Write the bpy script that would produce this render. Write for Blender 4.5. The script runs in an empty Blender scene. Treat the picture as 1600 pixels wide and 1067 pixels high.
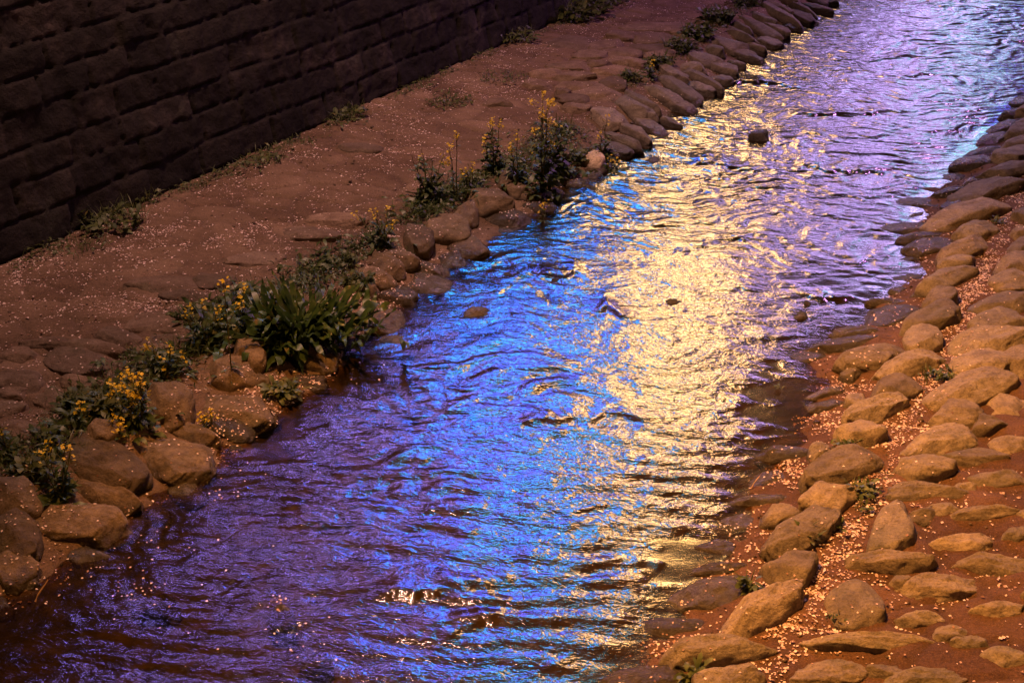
import bpy, math, random
import numpy as np
from mathutils import Vector, Matrix
from mathutils.bvhtree import BVHTree

sc = bpy.context.scene
COL = sc.collection
R = math.radians

# ------------------------------------------------------------------ camera
CAM_H, PITCH, FPX = 4.0, R(26.0), 2222.0
cam_d = bpy.data.cameras.new("camera"); cam = bpy.data.objects.new("camera", cam_d); COL.objects.link(cam)
cam.location = (0, 0, CAM_H); cam.rotation_euler = (R(90) - PITCH, 0, 0)
cam_d.lens = 50.0; cam_d.sensor_width = 36.0; cam_d.clip_start = 0.1; cam_d.clip_end = 2000
sc.camera = cam
sc.view_settings.view_transform = 'Standard'; sc.view_settings.look = 'None'
sc.view_settings.exposure = 0.0; sc.view_settings.gamma = 1.0
sc.cycles.use_denoising = True
sc.cycles.max_bounces = 6; sc.cycles.transparent_max_bounces = 12
sc.cycles.sample_clamp_indirect = 3.0; sc.cycles.sample_clamp_direct = 0.0
sc.cycles.caustics_reflective = False; sc.cycles.caustics_refractive = False

# ------------------------------------------------------------------ night sky with the glow of the lit city up the stream
world = bpy.data.worlds.new("World"); sc.world = world; world.use_nodes = True
wn = world.node_tree.nodes; wl = world.node_tree.links; wn.clear()
def W(t, **k):
    n = wn.new(t)
    for a, b in k.items(): setattr(n, a, b)
    return n
def wm(op, a, b=None, c=None):
    n = W('ShaderNodeMath', operation=op)
    for i, v in enumerate((a, b, c)):
        if v is None: continue
        if isinstance(v, (int, float)): n.inputs[i].default_value = v
        else: wl.new(v, n.inputs[i])
    return n.outputs[0]
sky = W('ShaderNodeTexSky', sky_type='NISHITA'); sky.sun_disc = False
sky.sun_elevation = R(-4); sky.sun_rotation = R(-60)
tc = W('ShaderNodeTexCoord'); sep = W('ShaderNodeSeparateXYZ'); wl.new(tc.outputs['Generated'], sep.inputs[0])
AZ = wm('MULTIPLY', wm('ARCTAN2', sep.outputs[0], sep.outputs[1]), 180 / math.pi)
EL = wm('MULTIPLY', wm('ARCSINE', sep.outputs[2]), 180 / math.pi)
# azimuth (deg right of +Y), elevation, widths, colour, strength
GLOW = [
 (7.4, 26.3, 1.7, 4.8, (1.0, .54, .21), 23), (7.4, 26.2, 1.0, 1.3, (1.0, .66, .30), 30), (7.4, 20.0, 1.9, 4.0, (1.0, .53, .26), 8.5), (9.8, 13.0, 2.6, 2.4, (1.0, .52, .36), 4.2), (7.6, 30.6, 1.2, 1.6, (1.0, .54, .14), 22), (5.6, 35.0, .7, 1.6, (1.0, .54, .12), 18),
 (-0.3, 23.5, 2.8, 3.2, (.12, .08, 1.0), 15), (-1.6, 28.5, 1.9, 3.2, (.04, .17, 1.0), 23), (1.0, 32.0, 1.8, 2.6, (.02, .36, .95), 40), (2.2, 38.5, 1.1, 3.0, (.0, .45, .50), 18),
 (-6.8, 30.0, 2.6, 2.4, (.30, .18, .9), 14), (-6.6, 29.6, 1.1, 1.0, (.5, .4, 1.0), 20), (-15.0, 33.3, 3.0, 1.4, (.30, .22, .9), 22), (-10, 38.0, 9.0, 2.6, (.38, .22, .60), 3.8),
 (14.0, 16.6, 4.0, 4.0, (.50, .32, .85), 8), (16.0, 20.2, 1.9, 1.6, (.58, .48, 1.0), 14), (15.0, 11.5, 6.0, 2.4, (.52, .31, .74), 3.8),
 (18.2, 12.9, 1.0, 1.2, (.0, .8, .6), 10), (18.7, 16.8, .6, .6, (.0, .7, .4), 10), (19.8, 14.6, .5, 1.4, (.06, .06, 1.0), 12),
 (10.0, 7.0, 9.0, 2.5, (1.0, .5, .25), 1.0),
]
mapn = W('ShaderNodeMapping'); mapn.inputs['Scale'].default_value = (24, 24, 22); wl.new(tc.outputs['Generated'], mapn.inputs[0])
nz = W('ShaderNodeTexNoise'); nz.inputs['Scale'].default_value = 1.0; nz.inputs['Detail'].default_value = 3; wl.new(mapn.outputs[0], nz.inputs['Vector'])
brk = W('ShaderNodeMapRange'); brk.inputs[1].default_value = .38; brk.inputs[2].default_value = .60; brk.inputs[3].default_value = .15; brk.inputs[4].default_value = 1.5
wl.new(nz.outputs['Fac'], brk.inputs[0])
mp2 = W('ShaderNodeMapping'); mp2.inputs['Scale'].default_value = (95, 95, 95); wl.new(tc.outputs['Generated'], mp2.inputs[0])
nz2 = W('ShaderNodeTexNoise'); nz2.inputs['Scale'].default_value = 1.0; nz2.inputs['Detail'].default_value = 1; wl.new(mp2.outputs[0], nz2.inputs['Vector'])
spk = W('ShaderNodeMapRange'); spk.inputs[1].default_value = .60; spk.inputs[2].default_value = .70; spk.inputs[3].default_value = 0; spk.inputs[4].default_value = 3.0; wl.new(nz2.outputs['Fac'], spk.inputs[0])
BRK = wm('ADD', brk.outputs[0], spk.outputs[0])
acc = None
for az, el, wa, we, colr, st in GLOW:
    a = wm('MULTIPLY', wm('SUBTRACT', AZ, az), 1 / wa); e = wm('MULTIPLY', wm('SUBTRACT', EL, el), 1 / we)
    q_ = wm('ADD', wm('MULTIPLY', a, a), wm('MULTIPLY', e, e))
    g = wm('EXPONENT', wm('MULTIPLY', wm('POWER', q_, 1.6), -.75))
    g = wm('MULTIPLY', g, st)
    v = W('ShaderNodeVectorMath', operation='SCALE'); v.inputs[0].default_value = colr; wl.new(g, v.inputs['Scale'])
    if acc is None: acc = v.outputs[0]
    else:
        s = W('ShaderNodeVectorMath', operation='ADD'); wl.new(acc, s.inputs[0]); wl.new(v.outputs[0], s.inputs[1]); acc = s.outputs[0]
v = W('ShaderNodeVectorMath', operation='SCALE'); wl.new(acc, v.inputs[0]); wl.new(BRK, v.inputs['Scale'])
bg1 = W('ShaderNodeBackground'); bg1.inputs[1].default_value = 0.05; wl.new(sky.outputs[0], bg1.inputs[0])
bg2 = W('ShaderNodeBackground'); bg2.inputs[1].default_value = 1.0; wl.new(v.outputs[0], bg2.inputs[0])
ad = W('ShaderNodeAddShader'); wl.new(bg1.outputs[0], ad.inputs[0]); wl.new(bg2.outputs[0], ad.inputs[1])
wo = W('ShaderNodeOutputWorld'); wl.new(ad.outputs[0], wo.inputs[0])
world.cycles.sampling_method = 'MANUAL'; world.cycles.sample_map_resolution = 1024

# ------------------------------------------------------------------ street lamp, added fill spots and a purple LED light (outside the frame)
def spot(name, loc, aim, col, power, cone, blend, rad):
    d = bpy.data.lights.new(name, 'SPOT'); d.color = col; d.energy = power; d.spot_size = R(cone); d.spot_blend = blend; d.shadow_soft_size = rad
    o = bpy.data.objects.new(name, d); COL.objects.link(o); o.location = loc
    o.rotation_euler = (Vector(aim) - Vector(loc)).to_track_quat('-Z', 'Y').to_euler(); return o
spot('lamp_or_fill_light', (-1.6, 6.6, 7.5), (2.5, 4.9, 0), (1.0, .40, .09), 8200, 82, 1.0, .22)
spot('lamp_or_fill_light', (-1.6, 10.6, 9.6), (-.9, 11.4, 0), (1.0, .52, .38), 3600, 88, 1.0, .35)  # added pinkish fill spot, brightens the left path; no lamp stands here
spot('lamp_or_fill_light', (6.0, -1.0, 7.0), (-2.0, 9.0, 0), (1.0, .43, .18), 700, 50, 1.0, .4)  # added weak warm fill from behind the camera, lifts the dark wall

spot('lamp_or_fill_light', (7.5, 20.5, 7.0), (1.6, 16.5, 0), (.75, .30, .85), 1500, 80, 1.0, .3)  # unseen purple LED light, inferred from the purple cast on the upper bank

# ------------------------------------------------------------------ numpy noise
def _hash(ix, iy, seed):
    h = (ix.astype(np.int64) * 374761393 + iy.astype(np.int64) * 668265263 + seed * 1442695041) & 0xFFFFFFFF
    h = ((h ^ (h >> 13)) * 1274126177) & 0xFFFFFFFF
    return ((h ^ (h >> 16)) & 0xFFFFFF) / float(0x1000000)
def perlin(x, y, seed=0):
    x = np.asarray(x, float); y = np.asarray(y, float)
    ix = np.floor(x); iy = np.floor(y); fx = x - ix; fy = y - iy
    def g(a, b, dx, dy):
        t = _hash(a, b, seed) * 2 * np.pi
        return np.cos(t) * dx + np.sin(t) * dy
    u = fx**3 * (fx * (fx * 6 - 15) + 10); v_ = fy**3 * (fy * (fy * 6 - 15) + 10)
    n0 = g(ix, iy, fx, fy) * (1 - u) + g(ix + 1, iy, fx - 1, fy) * u
    n1 = g(ix, iy + 1, fx, fy - 1) * (1 - u) + g(ix + 1, iy + 1, fx - 1, fy - 1) * u
    return (n0 * (1 - v_) + n1 * v_) * 1.5
def fbm(x, y, seed=0, o=4, gain=.5):
    s = 0; a = 1.0; f = 1.0
    for i in range(o):
        s = s + a * perlin(x * f + i * 17.3, y * f - i * 9.1, seed + i); a *= gain; f *= 2.03
    return s
def sstep(a, b, x):
    t = np.clip((x - a) / (b - a), 0, 1); return t * t * (3 - 2 * t)

# ------------------------------------------------------------------ survey: photograph points laid down on the ground
def at(x, y, z=0.0):
    u = (x - 800) / FPX; v = (533.5 - y) / FPX
    dy = math.cos(PITCH) + v * math.sin(PITCH); dz = -math.sin(PITCH) + v * math.cos(PITCH)
    t = (z - CAM_H) / dz
    return np.array([u * t, dy * t])
D = np.array([.445, .8955]); D /= np.linalg.norm(D); N = np.array([D[1], -D[0]])
def sn(p): return p @ D, p @ N
LE = [(-160, 1090), (0, 962), (110, 900), (200, 815), (345, 735), (430, 655), (530, 590), (545, 550), (640, 478), (700, 420), (780, 370), (860, 325), (930, 275), (1010, 212), (1090, 150), (1140, 120), (1200, 72), (1290, 5), (1400, -70)]
RE = [(860, 1150), (935, 1067), (1010, 970), (1075, 890), (1130, 812), (1165, 745), (1200, 690), (1240, 640), (1265, 590), (1235, 560), (1290, 520), (1350, 475), (1395, 440), (1410, 400), (1400, 360), (1420, 310), (1470, 265), (1500, 230), (1555, 180), (1600, 140), (1700, 40)]
LEs = np.array([sn(at(*p)) for p in LE]); REs = np.array([sn(at(*p)) for p in RE])
LEs = LEs[np.argsort(LEs[:, 0])]; REs = REs[np.argsort(REs[:, 0])]
def nL(s): return np.interp(s, LEs[:, 0], LEs[:, 1])
def nR(s): return np.interp(s, REs[:, 0], REs[:, 1])
WB = np.array([at(x, y, .12) for x, y in [(0, 425), (213, 327), (387, 258), (510, 195), (616, 145), (770, 75), (870, 35), (960, 0)]])
WD = WB[-1] - WB[0]; WD /= np.linalg.norm(WD); WN = np.array([WD[1], -WD[0]]); W0 = WB.mean(0)
def wall_n(x, y): return (x - W0[0]) * WN[0] + (y - W0[1]) * WN[1]

def paving(x, y, cw=.40, cd=.27, seed=700):
    """worn irregular paving: groove (1 in a joint) and a height offset for each slab"""
    s = (x * D[0] + y * D[1]) / cd + .35 * perlin(x * 1.1, y * 1.1, 71); n = (x * N[0] + y * N[1]) / cw + .35 * perlin(x * 1.3, y * 1.3, 72)
    i0 = np.floor(s); j0 = np.floor(n); F1 = np.full(np.shape(s), 9.0); F2 = np.full(np.shape(s), 9.0); off = np.zeros(np.shape(s))
    for di in (-1, 0, 1):
        for dj in (-1, 0, 1):
            a = i0 + di; b = j0 + dj
            px_ = a + .5 + .42 * (_hash(a, b, seed) * 2 - 1); py_ = b + .5 + .42 * (_hash(a, b, seed + 1) * 2 - 1)
            dd = np.sqrt((s - px_)**2 + (n - py_)**2); near_ = dd < F1
            F2 = np.where(near_, F1, np.minimum(F2, dd)); off = np.where(near_, _hash(a, b, seed + 2) - .5, off); F1 = np.where(near_, dd, F1)
    g = 1 - sstep(.03, .20, F2 - F1 + .05 * perlin(x * 11, y * 11, 73))
    return g, off
def ground_z(x, y):
    x = np.asarray(x, float); y = np.asarray(y, float)
    s = x * D[0] + y * D[1]; n = x * N[0] + y * N[1]
    dl = nL(s) - n; dr = n - nR(s)                      # positive outside the stream
    d = np.maximum(dl, dr)
    left = dl > dr
    wob = .09 * fbm(x * 2.4, y * 2.4, 44, 3)
    d = np.where(left, d - .10 + wob, d - .16 + wob)
    inside = -.15 * sstep(.02, .6, -d) - .03 * sstep(0, .12, -d)
    bankL = .015 + .10 * sstep(.0, .55, d) + .03 * sstep(.5, 1.6, d)
    bankR = .012 + .05 * sstep(.0, .35, d) + .05 * sstep(.4, 1.6, d)
    z = np.where(d < 0, inside, np.where(left, bankL, bankR))
    pg, po = paving(x, y)
    pm = sstep(.28, .5, d) * np.where(left, sstep(-.55, .25, fbm(x * .8, y * .8, 88, 2)), .75)
    z = z + pm * (.016 * po - .022 * pg)
    z = z + .014 * fbm(x * 1.7, y * 1.7, 3, 4) + .007 * fbm(x * 9, y * 9, 8, 3) * (1 + 2.2 * (d < 0))
    return z
# ------------------------------------------------------------------ mesh / object helpers
def mesh_from(name, verts, faces, mat=None, smooth=True):
    me = bpy.data.meshes.new(name)
    verts = np.asarray(verts, np.float32); faces = np.asarray(faces, np.int32)
    k = faces.shape[1]
    me.vertices.add(len(verts)); me.vertices.foreach_set('co', verts.ravel())
    me.loops.add(faces.size); me.loops.foreach_set('vertex_index', faces.ravel())
    me.polygons.add(len(faces)); me.polygons.foreach_set('loop_start', np.arange(0, faces.size, k, dtype=np.int32))
    me.polygons.foreach_set('use_smooth', np.full(len(faces), smooth, bool))
    me.update(calc_edges=True); me.validate()
    if mat: me.materials.append(mat)
    return me
def link(name, me, parent=None, loc=None):
    o = bpy.data.objects.new(name, me); COL.objects.link(o)
    if parent is not None: o.parent = parent
    if loc is not None: o.location = loc
    return o
def tag(o, label=None, cat=None, group=None, kind=None):
    if label: o['label'] = label
    if cat: o['category'] = cat
    if group: o['group'] = group
    if kind: o['kind'] = kind
    return o
def grid_faces(nu, nv):
    i = np.arange(nu - 1)[:, None] * nv + np.arange(nv - 1)[None, :]
    return np.stack([i, i + nv, i + nv + 1, i + 1], -1).reshape(-1, 4)
def attr(me, name, vals):
    a = me.attributes.new(name, 'FLOAT', 'POINT'); a.data.foreach_set('value', np.asarray(vals, np.float32))

# ------------------------------------------------------------------ materials
class NT:
    def __init__(s, name):
        s.m = bpy.data.materials.new(name); s.m.use_nodes = True; s.t = s.m.node_tree; s.t.nodes.clear()
        s.out = s.n('ShaderNodeOutputMaterial'); s.geo = s.n('ShaderNodeNewGeometry')
    def n(s, t, **k):
        x = s.t.nodes.new(t)
        for a, b in k.items(): setattr(x, a, b)
        return x
    def l(s, a, b): s.t.links.new(a, b)
    def noise(s, scale, detail=3, rough=.5, vec=None, sc3=None, dist=0):
        if vec is None: vec = s.geo.outputs['Position']
        if sc3: mp = s.n('ShaderNodeMapping'); mp.inputs['Scale'].default_value = sc3; s.l(vec, mp.inputs[0]); vec = mp.outputs[0]
        x = s.n('ShaderNodeTexNoise'); x.inputs['Scale'].default_value = scale; x.inputs['Detail'].default_value = detail
        x.inputs['Roughness'].default_value = rough; x.inputs['Distortion'].default_value = dist; s.l(vec, x.inputs['Vector']); return x.outputs['Fac']
    def ramp(s, fac, stops):
        x = s.n('ShaderNodeValToRGB'); e = x.color_ramp.elements
        while len(e) < len(stops): e.new(.5)
        for q, (p, c) in zip(e, stops): q.position = p; q.color = (*c, 1) if len(c) == 3 else c
        s.l(fac, x.inputs[0]); return x.outputs[0]
    def mix(s, fac, a, b, mode='MIX'):
        x = s.n('ShaderNodeMix', data_type='RGBA', blend_type=mode)
        for i, v in ((0, fac), (6, a), (7, b)):
            if isinstance(v, (int, float)): x.inputs[i].default_value = v
            elif isinstance(v, tuple): x.inputs[i].default_value = (*v, 1)
            else: s.l(v, x.inputs[i])
        return x.outputs[2]
    def math(s, op, a, b=None):
        x = s.n('ShaderNodeMath', operation=op)
        for i, v in enumerate((a, b)):
            if v is None: continue
            if isinstance(v, (int, float)): x.inputs[i].default_value = v
            else: s.l(v, x.inputs[i])
        return x.outputs[0]
    def bump(s, h, dist, strength=1.0, prev=None):
        x = s.n('ShaderNodeBump'); x.inputs['Strength'].default_value = strength; x.inputs['Distance'].default_value = dist
        s.l(h, x.inputs['Height'])
        if prev: s.l(prev, x.inputs['Normal'])
        return x.outputs[0]
    def attr(s, name):
        x = s.n('ShaderNodeAttribute', attribute_name=name); return x.outputs['Fac']
    def pbr(s, col, rough=.8, normal=None, spec=.4):
        b = s.n('ShaderNodeBsdfPrincipled')
        if isinstance(col, tuple): b.inputs['Base Color'].default_value = (*col, 1)
        else: s.l(col, b.inputs['Base Color'])
        if isinstance(rough, (int, float)): b.inputs['Roughness'].default_value = rough
        else: s.l(rough, b.inputs['Roughness'])
        b.inputs['Specular IOR Level'].default_value = spec
        if normal: s.l(normal, b.inputs['Normal'])
        s.l(b.outputs[0], s.out.inputs[0]); return b

def mat_stone(name, c1, c2, c3, rough=.75, wet=False, spec=.4):
    t = NT(name); oi = t.n('ShaderNodeObjectInfo')
    base = t.ramp(t.noise(9, 8, .72), [(.34, c1), (.50, c2), (.66, c3)])
    var = t.n('ShaderNodeMapRange'); var.inputs[3].default_value = .7; var.inputs[4].default_value = 1.45; t.l(oi.outputs['Random'], var.inputs[0])
    vm = t.n('ShaderNodeVectorMath', operation='SCALE'); t.l(base, vm.inputs[0]); t.l(var.outputs[0], vm.inputs['Scale'])
    sp = t.ramp(t.noise(70, 4, .75), [(.50, (0, 0, 0)), (.66, (1, 1, 1))])
    col = t.mix(t.math('MULTIPLY', sp, .55), vm.outputs[0], (.06, .045, .035))
    hue = t.math('FRACT', t.math('MULTIPLY', oi.outputs['Random'], 7.3)); col = t.mix(t.math('MULTIPLY', hue, .25), col, t.mix(1.0, col, (.75, .95, 1.15), 'MULTIPLY'))
    mo = t.ramp(t.noise(3.2, 4, .65), [(.55, (0, 0, 0)), (.72, (1, 1, 1))])
    col = t.mix(t.math('MULTIPLY', mo, .45), col, (.07, .075, .035))
    # damp towards the water line (a real tide mark: height above the stream)
    se = t.n('ShaderNodeSeparateXYZ'); t.l(t.geo.outputs['Position'], se.inputs[0])
    zz = t.math('ADD', se.outputs[2], t.math('MULTIPLY', t.noise(12, 3), .05))
    wet_f = t.n('ShaderNodeMapRange'); wet_f.inputs[1].default_value = .062 if not wet else .10; wet_f.inputs[2].default_value = .10 if not wet else .16
    wet_f.inputs[3].default_value = 1; wet_f.inputs[4].default_value = 0; t.l(zz, wet_f.inputs[0])
    col = t.mix(wet_f.outputs[0], col, t.mix(.62, col, (.012, .009, .006)))
    rg = t.mix(wet_f.outputs[0], (rough,) * 3, (.22,) * 3)
    n = t.bump(t.noise(24, 8, .75), .035, 1.0); n = t.bump(t.noise(150, 3, .6), .004, 1.0, n)
    t.pbr(col, rg, n, spec)
    return t.m
M_boulder = mat_stone('boulder_stone', (.09, .06, .035), (.17, .115, .065), (.26, .18, .11))
M_stone = mat_stone('bank_stone', (.16, .12, .08), (.27, .205, .135), (.36, .28, .19))
M_slab = mat_stone('slab_stone', (.13, .10, .085), (.21, .16, .13), (.30, .235, .19))
M_flag = mat_stone('flag_stone', (.15, .095, .065), (.21, .14, .10), (.28, .195, .145), rough=.85)
M_wet = mat_stone('wet_stone', (.10, .075, .05), (.17, .13, .09), (.25, .19, .14), rough=.5, wet=True, spec=.6)
M_pale = mat_stone('pale_stone', (.5, .36, .25), (.7, .52, .38), (.8, .62, .46))

def mat_ground():
    t = NT('earth_and_grit')
    a = t.ramp(t.noise(2.3, 6, .62), [(.32, (.11, .062, .038)), (.5, (.20, .125, .082)), (.7, (.32, .22, .16))])
    g = t.ramp(t.noise(85, 4, .75), [(.35, (.4, .4, .4)), (.65, (1.3, 1.25, 1.2))])
    col = t.mix(1.0, a, g, 'MULTIPLY')
    col = t.mix(t.math('MULTIPLY', t.attr('joint'), .45), col, (.05, .03, .02))
    col = t.mix(.35, col, t.ramp(t.math('ADD', t.attr('slab_tone'), .5), [(0, (.09, .055, .038)), (1, (.30, .21, .15))]))
    col = t.mix(t.attr('damp_soil'), col, t.mix(1.0, col, (.68, .52, .38), 'MULTIPLY'))
    pe = t.math('GREATER_THAN', t.noise(210, 2, .6), .66)
    col = t.mix(t.math('MULTIPLY', pe, .5), col, (.38, .26, .2))
    se = t.n('ShaderNodeSeparateXYZ'); t.l(t.geo.outputs['Position'], se.inputs[0])
    bed = t.n('ShaderNodeMapRange'); bed.inputs[1].default_value = -.03; bed.inputs[2].default_value = .01; bed.inputs[3].default_value = 1; bed.inputs[4].default_value = 0
    t.l(se.outputs[2], bed.inputs[0])
    vor = t.n('ShaderNodeTexVoronoi'); vor.inputs['Scale'].default_value = 8; nv_ = t.n('ShaderNodeTexNoise'); nv_.inputs['Scale'].default_value = 2.2; nv_.inputs['Detail'].default_value = 4; mv_ = t.n('ShaderNodeVectorMath', operation='MULTIPLY_ADD'); mv_.inputs[1].default_value = (.6, .6, .6); t.l(nv_.outputs['Color'], mv_.inputs[0]); t.l(t.geo.outputs['Position'], nv_.inputs['Vector']); t.l(t.geo.outputs['Position'], mv_.inputs[2]); t.l(mv_.outputs[0], vor.inputs['Vector'])
    peb = t.ramp(vor.outputs['Distance'], [(.1, (.10, .07, .035)), (.45, (.055, .036, .02)), (.62, (.018, .012, .008))])
    peb = t.mix(t.noise(5, 4), peb, (.05, .042, .016))
    col = t.mix(bed.outputs[0], col, peb)
    n = t.bump(t.noise(18, 6, .7), .03, 1.0); n = t.bump(t.noise(120, 4, .75), .009, 1.0, n)
    t.pbr(col, .85, n, .3)
    return t.m
M_ground = mat_ground()

def mat_water():
    t = NT('stream_water')
    mp = t.n('ShaderNodeMapping'); mp.inputs['Rotation'].default_value = (0, 0, R(14)); t.l(t.geo.outputs['Position'], mp.inputs[0])
    P = mp.outputs[0]
    calm = t.attr('calm')
    s1 = t.noise(14, 3, .55, P, (.9, 1.9, 1), .3)
    s2 = t.noise(36, 1, .5, P, (.8, 1.5, 1), .6)
    s3 = t.noise(150, 2, .5, P, (.55, 1.2, 1), .3)
    live = t.math('SUBTRACT', 1.0, calm)
    h = t.math('ADD', t.math('ADD', t.math('MULTIPLY', s1, .0040), t.math('MULTIPLY', s2, .0017)), t.math('MULTIPLY', s3, .00030))
    h = t.math('MULTIPLY', h, t.math('ADD', t.math('MULTIPLY', live, .95), .05))
    n = t.bump(h, 1.0, 1.0)
    fr = t.n('ShaderNodeFresnel'); fr.inputs['IOR'].default_value = 1.5; t.l(n, fr.inputs['Normal'])
    gl = t.n('ShaderNodeBsdfGlossy'); gl.inputs['Roughness'].default_value = .12; gl.inputs['Color'].default_value = (1, 1, 1, 1); t.l(n, gl.inputs['Normal'])
    tr = t.n('ShaderNodeBsdfTransparent'); tr.inputs['Color'].default_value = (.66, .54, .37, 1)
    mx = t.n('ShaderNodeMixShader'); t.l(fr.outputs[0], mx.inputs[0]); t.l(tr.outputs[0], mx.inputs[1]); t.l(gl.outputs[0], mx.inputs[2])
    t.l(mx.outputs[0], t.out.inputs[0])
    return t.m
M_water = mat_water()

def mat_petal():
    t = NT('fallen_petal'); a = t.attr('age')
    col = t.ramp(a, [(0, (.90, .76, .74)), (.5, (.70, .52, .50)), (.8, (.38, .22, .17)), (1, (.18, .09, .05))])
    b = t.pbr(col, .7, None, .3); d = t.n('ShaderNodeBsdfTranslucent'); t.l(col, d.inputs[0]); m = t.n('ShaderNodeMixShader'); m.inputs[0].default_value = .2
    t.l(b.outputs[0], m.inputs[1]); t.l(d.outputs[0], m.inputs[2]); t.l(m.outputs[0], t.out.inputs[0]); return t.m
def mat_plain(name, c1, c2, scale=20, rough=.6, spec=.4, trans=0):
    t = NT(name); oi = t.n('ShaderNodeObjectInfo')
    col = t.ramp(t.noise(scale, 3, .6), [(.35, c1), (.6, c2)] + ([(.74, (.20, .13, .04))] if trans and scale < 30 else []))
    b = t.pbr(col, rough, None, spec)
    if trans:
        d = t.n('ShaderNodeBsdfTranslucent'); t.l(col, d.inputs[0]); m = t.n('ShaderNodeMixShader'); m.inputs[0].default_value = trans
        t.l(b.outputs[0], m.inputs[1]); t.l(d.outputs[0], m.inputs[2]); t.l(m.outputs[0], t.out.inputs[0])
    return t.m
M_leaf = mat_plain('leaf', (.03, .055, .014), (.075, .105, .028), 25, .45, .45, .25)
M_leaf2 = mat_plain('broad_leaf', (.02, .045, .010), (.055, .095, .02), 12, .4, .5, .25)
M_weed = mat_plain('weed_leaf', (.04, .06, .02), (.10, .12, .035), 18, .5, .4, .25)
M_stem = mat_plain('stem', (.10, .10, .03), (.16, .15, .05), 30)
M_flower = mat_plain('yellow_petals', (.75, .50, .02), (.85, .66, .04), 60, .5, .3, .3)
M_petal = mat_petal()
M_bark = mat_plain('dry_twig', (.25, .14, .06), (.4, .24, .11), 30)

def mat_wall():
    t = NT('old_masonry')
    tone = t.attr('tone'); joint = t.attr('joint')
    base = t.ramp(t.noise(4, 6, .65), [(.3, (.008, .007, .007)), (.5, (.022, .018, .018)), (.72, (.065, .053, .05))])
    vm = t.n('ShaderNodeVectorMath', operation='SCALE'); t.l(base, vm.inputs[0]); t.l(tone, vm.inputs['Scale'])
    st = t.ramp(t.noise(2.6, 6, .75, None, (1, 1, .35)), [(.40, (0, 0, 0)), (.66, (1, 1, 1))])
    col = t.mix(t.math('MULTIPLY', st, .8), vm.outputs[0], (.018, .016, .015))
    li = t.ramp(t.noise(1.3, 5, .7), [(.6, (0, 0, 0)), (.75, (1, 1, 1))])
    col = t.mix(t.math('MULTIPLY', li, .35), col, (.14, .15, .13))
    col = t.mix(joint, col, (.012, .010, .009))
    n = t.bump(t.noise(22, 6, .7), .02, 1.0); n = t.bump(t.noise(110, 3, .6), .004, .8, n)
    t.pbr(col, .9, n, .25); return t.m
M_wall = mat_wall()

# ------------------------------------------------------------------ ground sheet
def axis(a, b, step, far):
    core = np.arange(a, b, step); up = [b]; st = step
    while up[-1] < far: st *= 1.35; up.append(up[-1] + st)
    dn = [a]; st = step
    while dn[-1] > -far: st *= 1.35; dn.append(dn[-1] - st)
    return np.concatenate([np.array(dn[1:][::-1]), core, np.array(up)])
gx = axis(-5, 8, .026, 400); gy = axis(2.5, 20, .026, 400)
GX, GY = np.meshgrid(gx, gy, indexing='ij')
GZ = ground_z(GX, GY)
g_me = mesh_from('ground', np.stack([GX, GY, GZ], -1).reshape(-1, 3), grid_faces(len(gx), len(gy)), M_ground)
_pg, _po = paving(GX, GY); attr(g_me, 'joint', _pg.ravel()); attr(g_me, 'slab_tone', _po.ravel())
_s = GX * D[0] + GY * D[1]; _n = GX * N[0] + GY * N[1]
attr(g_me, 'damp_soil', sstep(.0, .1, _n - .5 * (nL(_s) + nR(_s))).ravel())
ground = tag(link('ground', g_me), kind='structure')

# ------------------------------------------------------------------ water
ws = np.concatenate([np.arange(-30, 2.4, .3), np.arange(2.4, 3.6, .03), np.arange(3.6, 19, .016), np.arange(19, 80, .4)])
wt = np.linspace(0, 1, 230)
S = np.repeat(ws[:, None], len(wt), 1)
NLv = nL(ws)[:, None] - .50; NRv = nR(ws)[:, None] + .60
Nn = NLv + (NRv - NLv) * wt[None, :]
WX = S * D[0] + Nn * N[0]; WY = S * D[1] + Nn * N[1]
a14 = R(12)
U = WX * math.cos(a14) + WY * math.sin(a14) * -1; V = WX * math.sin(a14) + WY * math.cos(a14)
U = WX * math.cos(a14) - WY * -math.sin(a14) * -1
dEdge = np.minimum(Nn - nL(S), nR(S) - Nn)
wx_ = fbm(WX * .9, WY * .9, 21, 3) * .25; wy_ = fbm(WX * .9, WY * .9, 31, 3) * .25
rough_zone = .55 + .75 * sstep(-.25, .45, fbm(WX * .45, WY * .45, 61, 2))
h = .0050 * fbm((WX + wx_) * 2.4, (WY + wy_) * 5.2, 5, 3, .5) * rough_zone
h += .0025 * fbm((WX + wx_) * 6.0, (WY + wy_) * 11.0, 6, 2, .5) * rough_zone
h += .0026 * np.clip(.25 - np.abs(fbm((WX + wx_) * 3.2 + 5, (WY + wy_) * 8.5, 16, 2, .5)), 0, 1) * 4 * sstep(-.2, .4, fbm(WX * 1.3 + 9, WY * 1.3, 17, 2))
up_ = sstep(8.5, 11.5, WY)
rd = fbm((WX + wx_) * 1.5, (WY + wy_) * 5.5, 71, 3, .55); h += up_ * .020 * np.clip(.30 - np.abs(rd), 0, 1) * sstep(-.3, .4, fbm(WX * 1.1, WY * 1.1, 72, 2)) - up_ * .002
h += up_ * .0046 * fbm((WX + wx_) * 3.5, (WY + wy_) * 11, 73, 3, .6)
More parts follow.
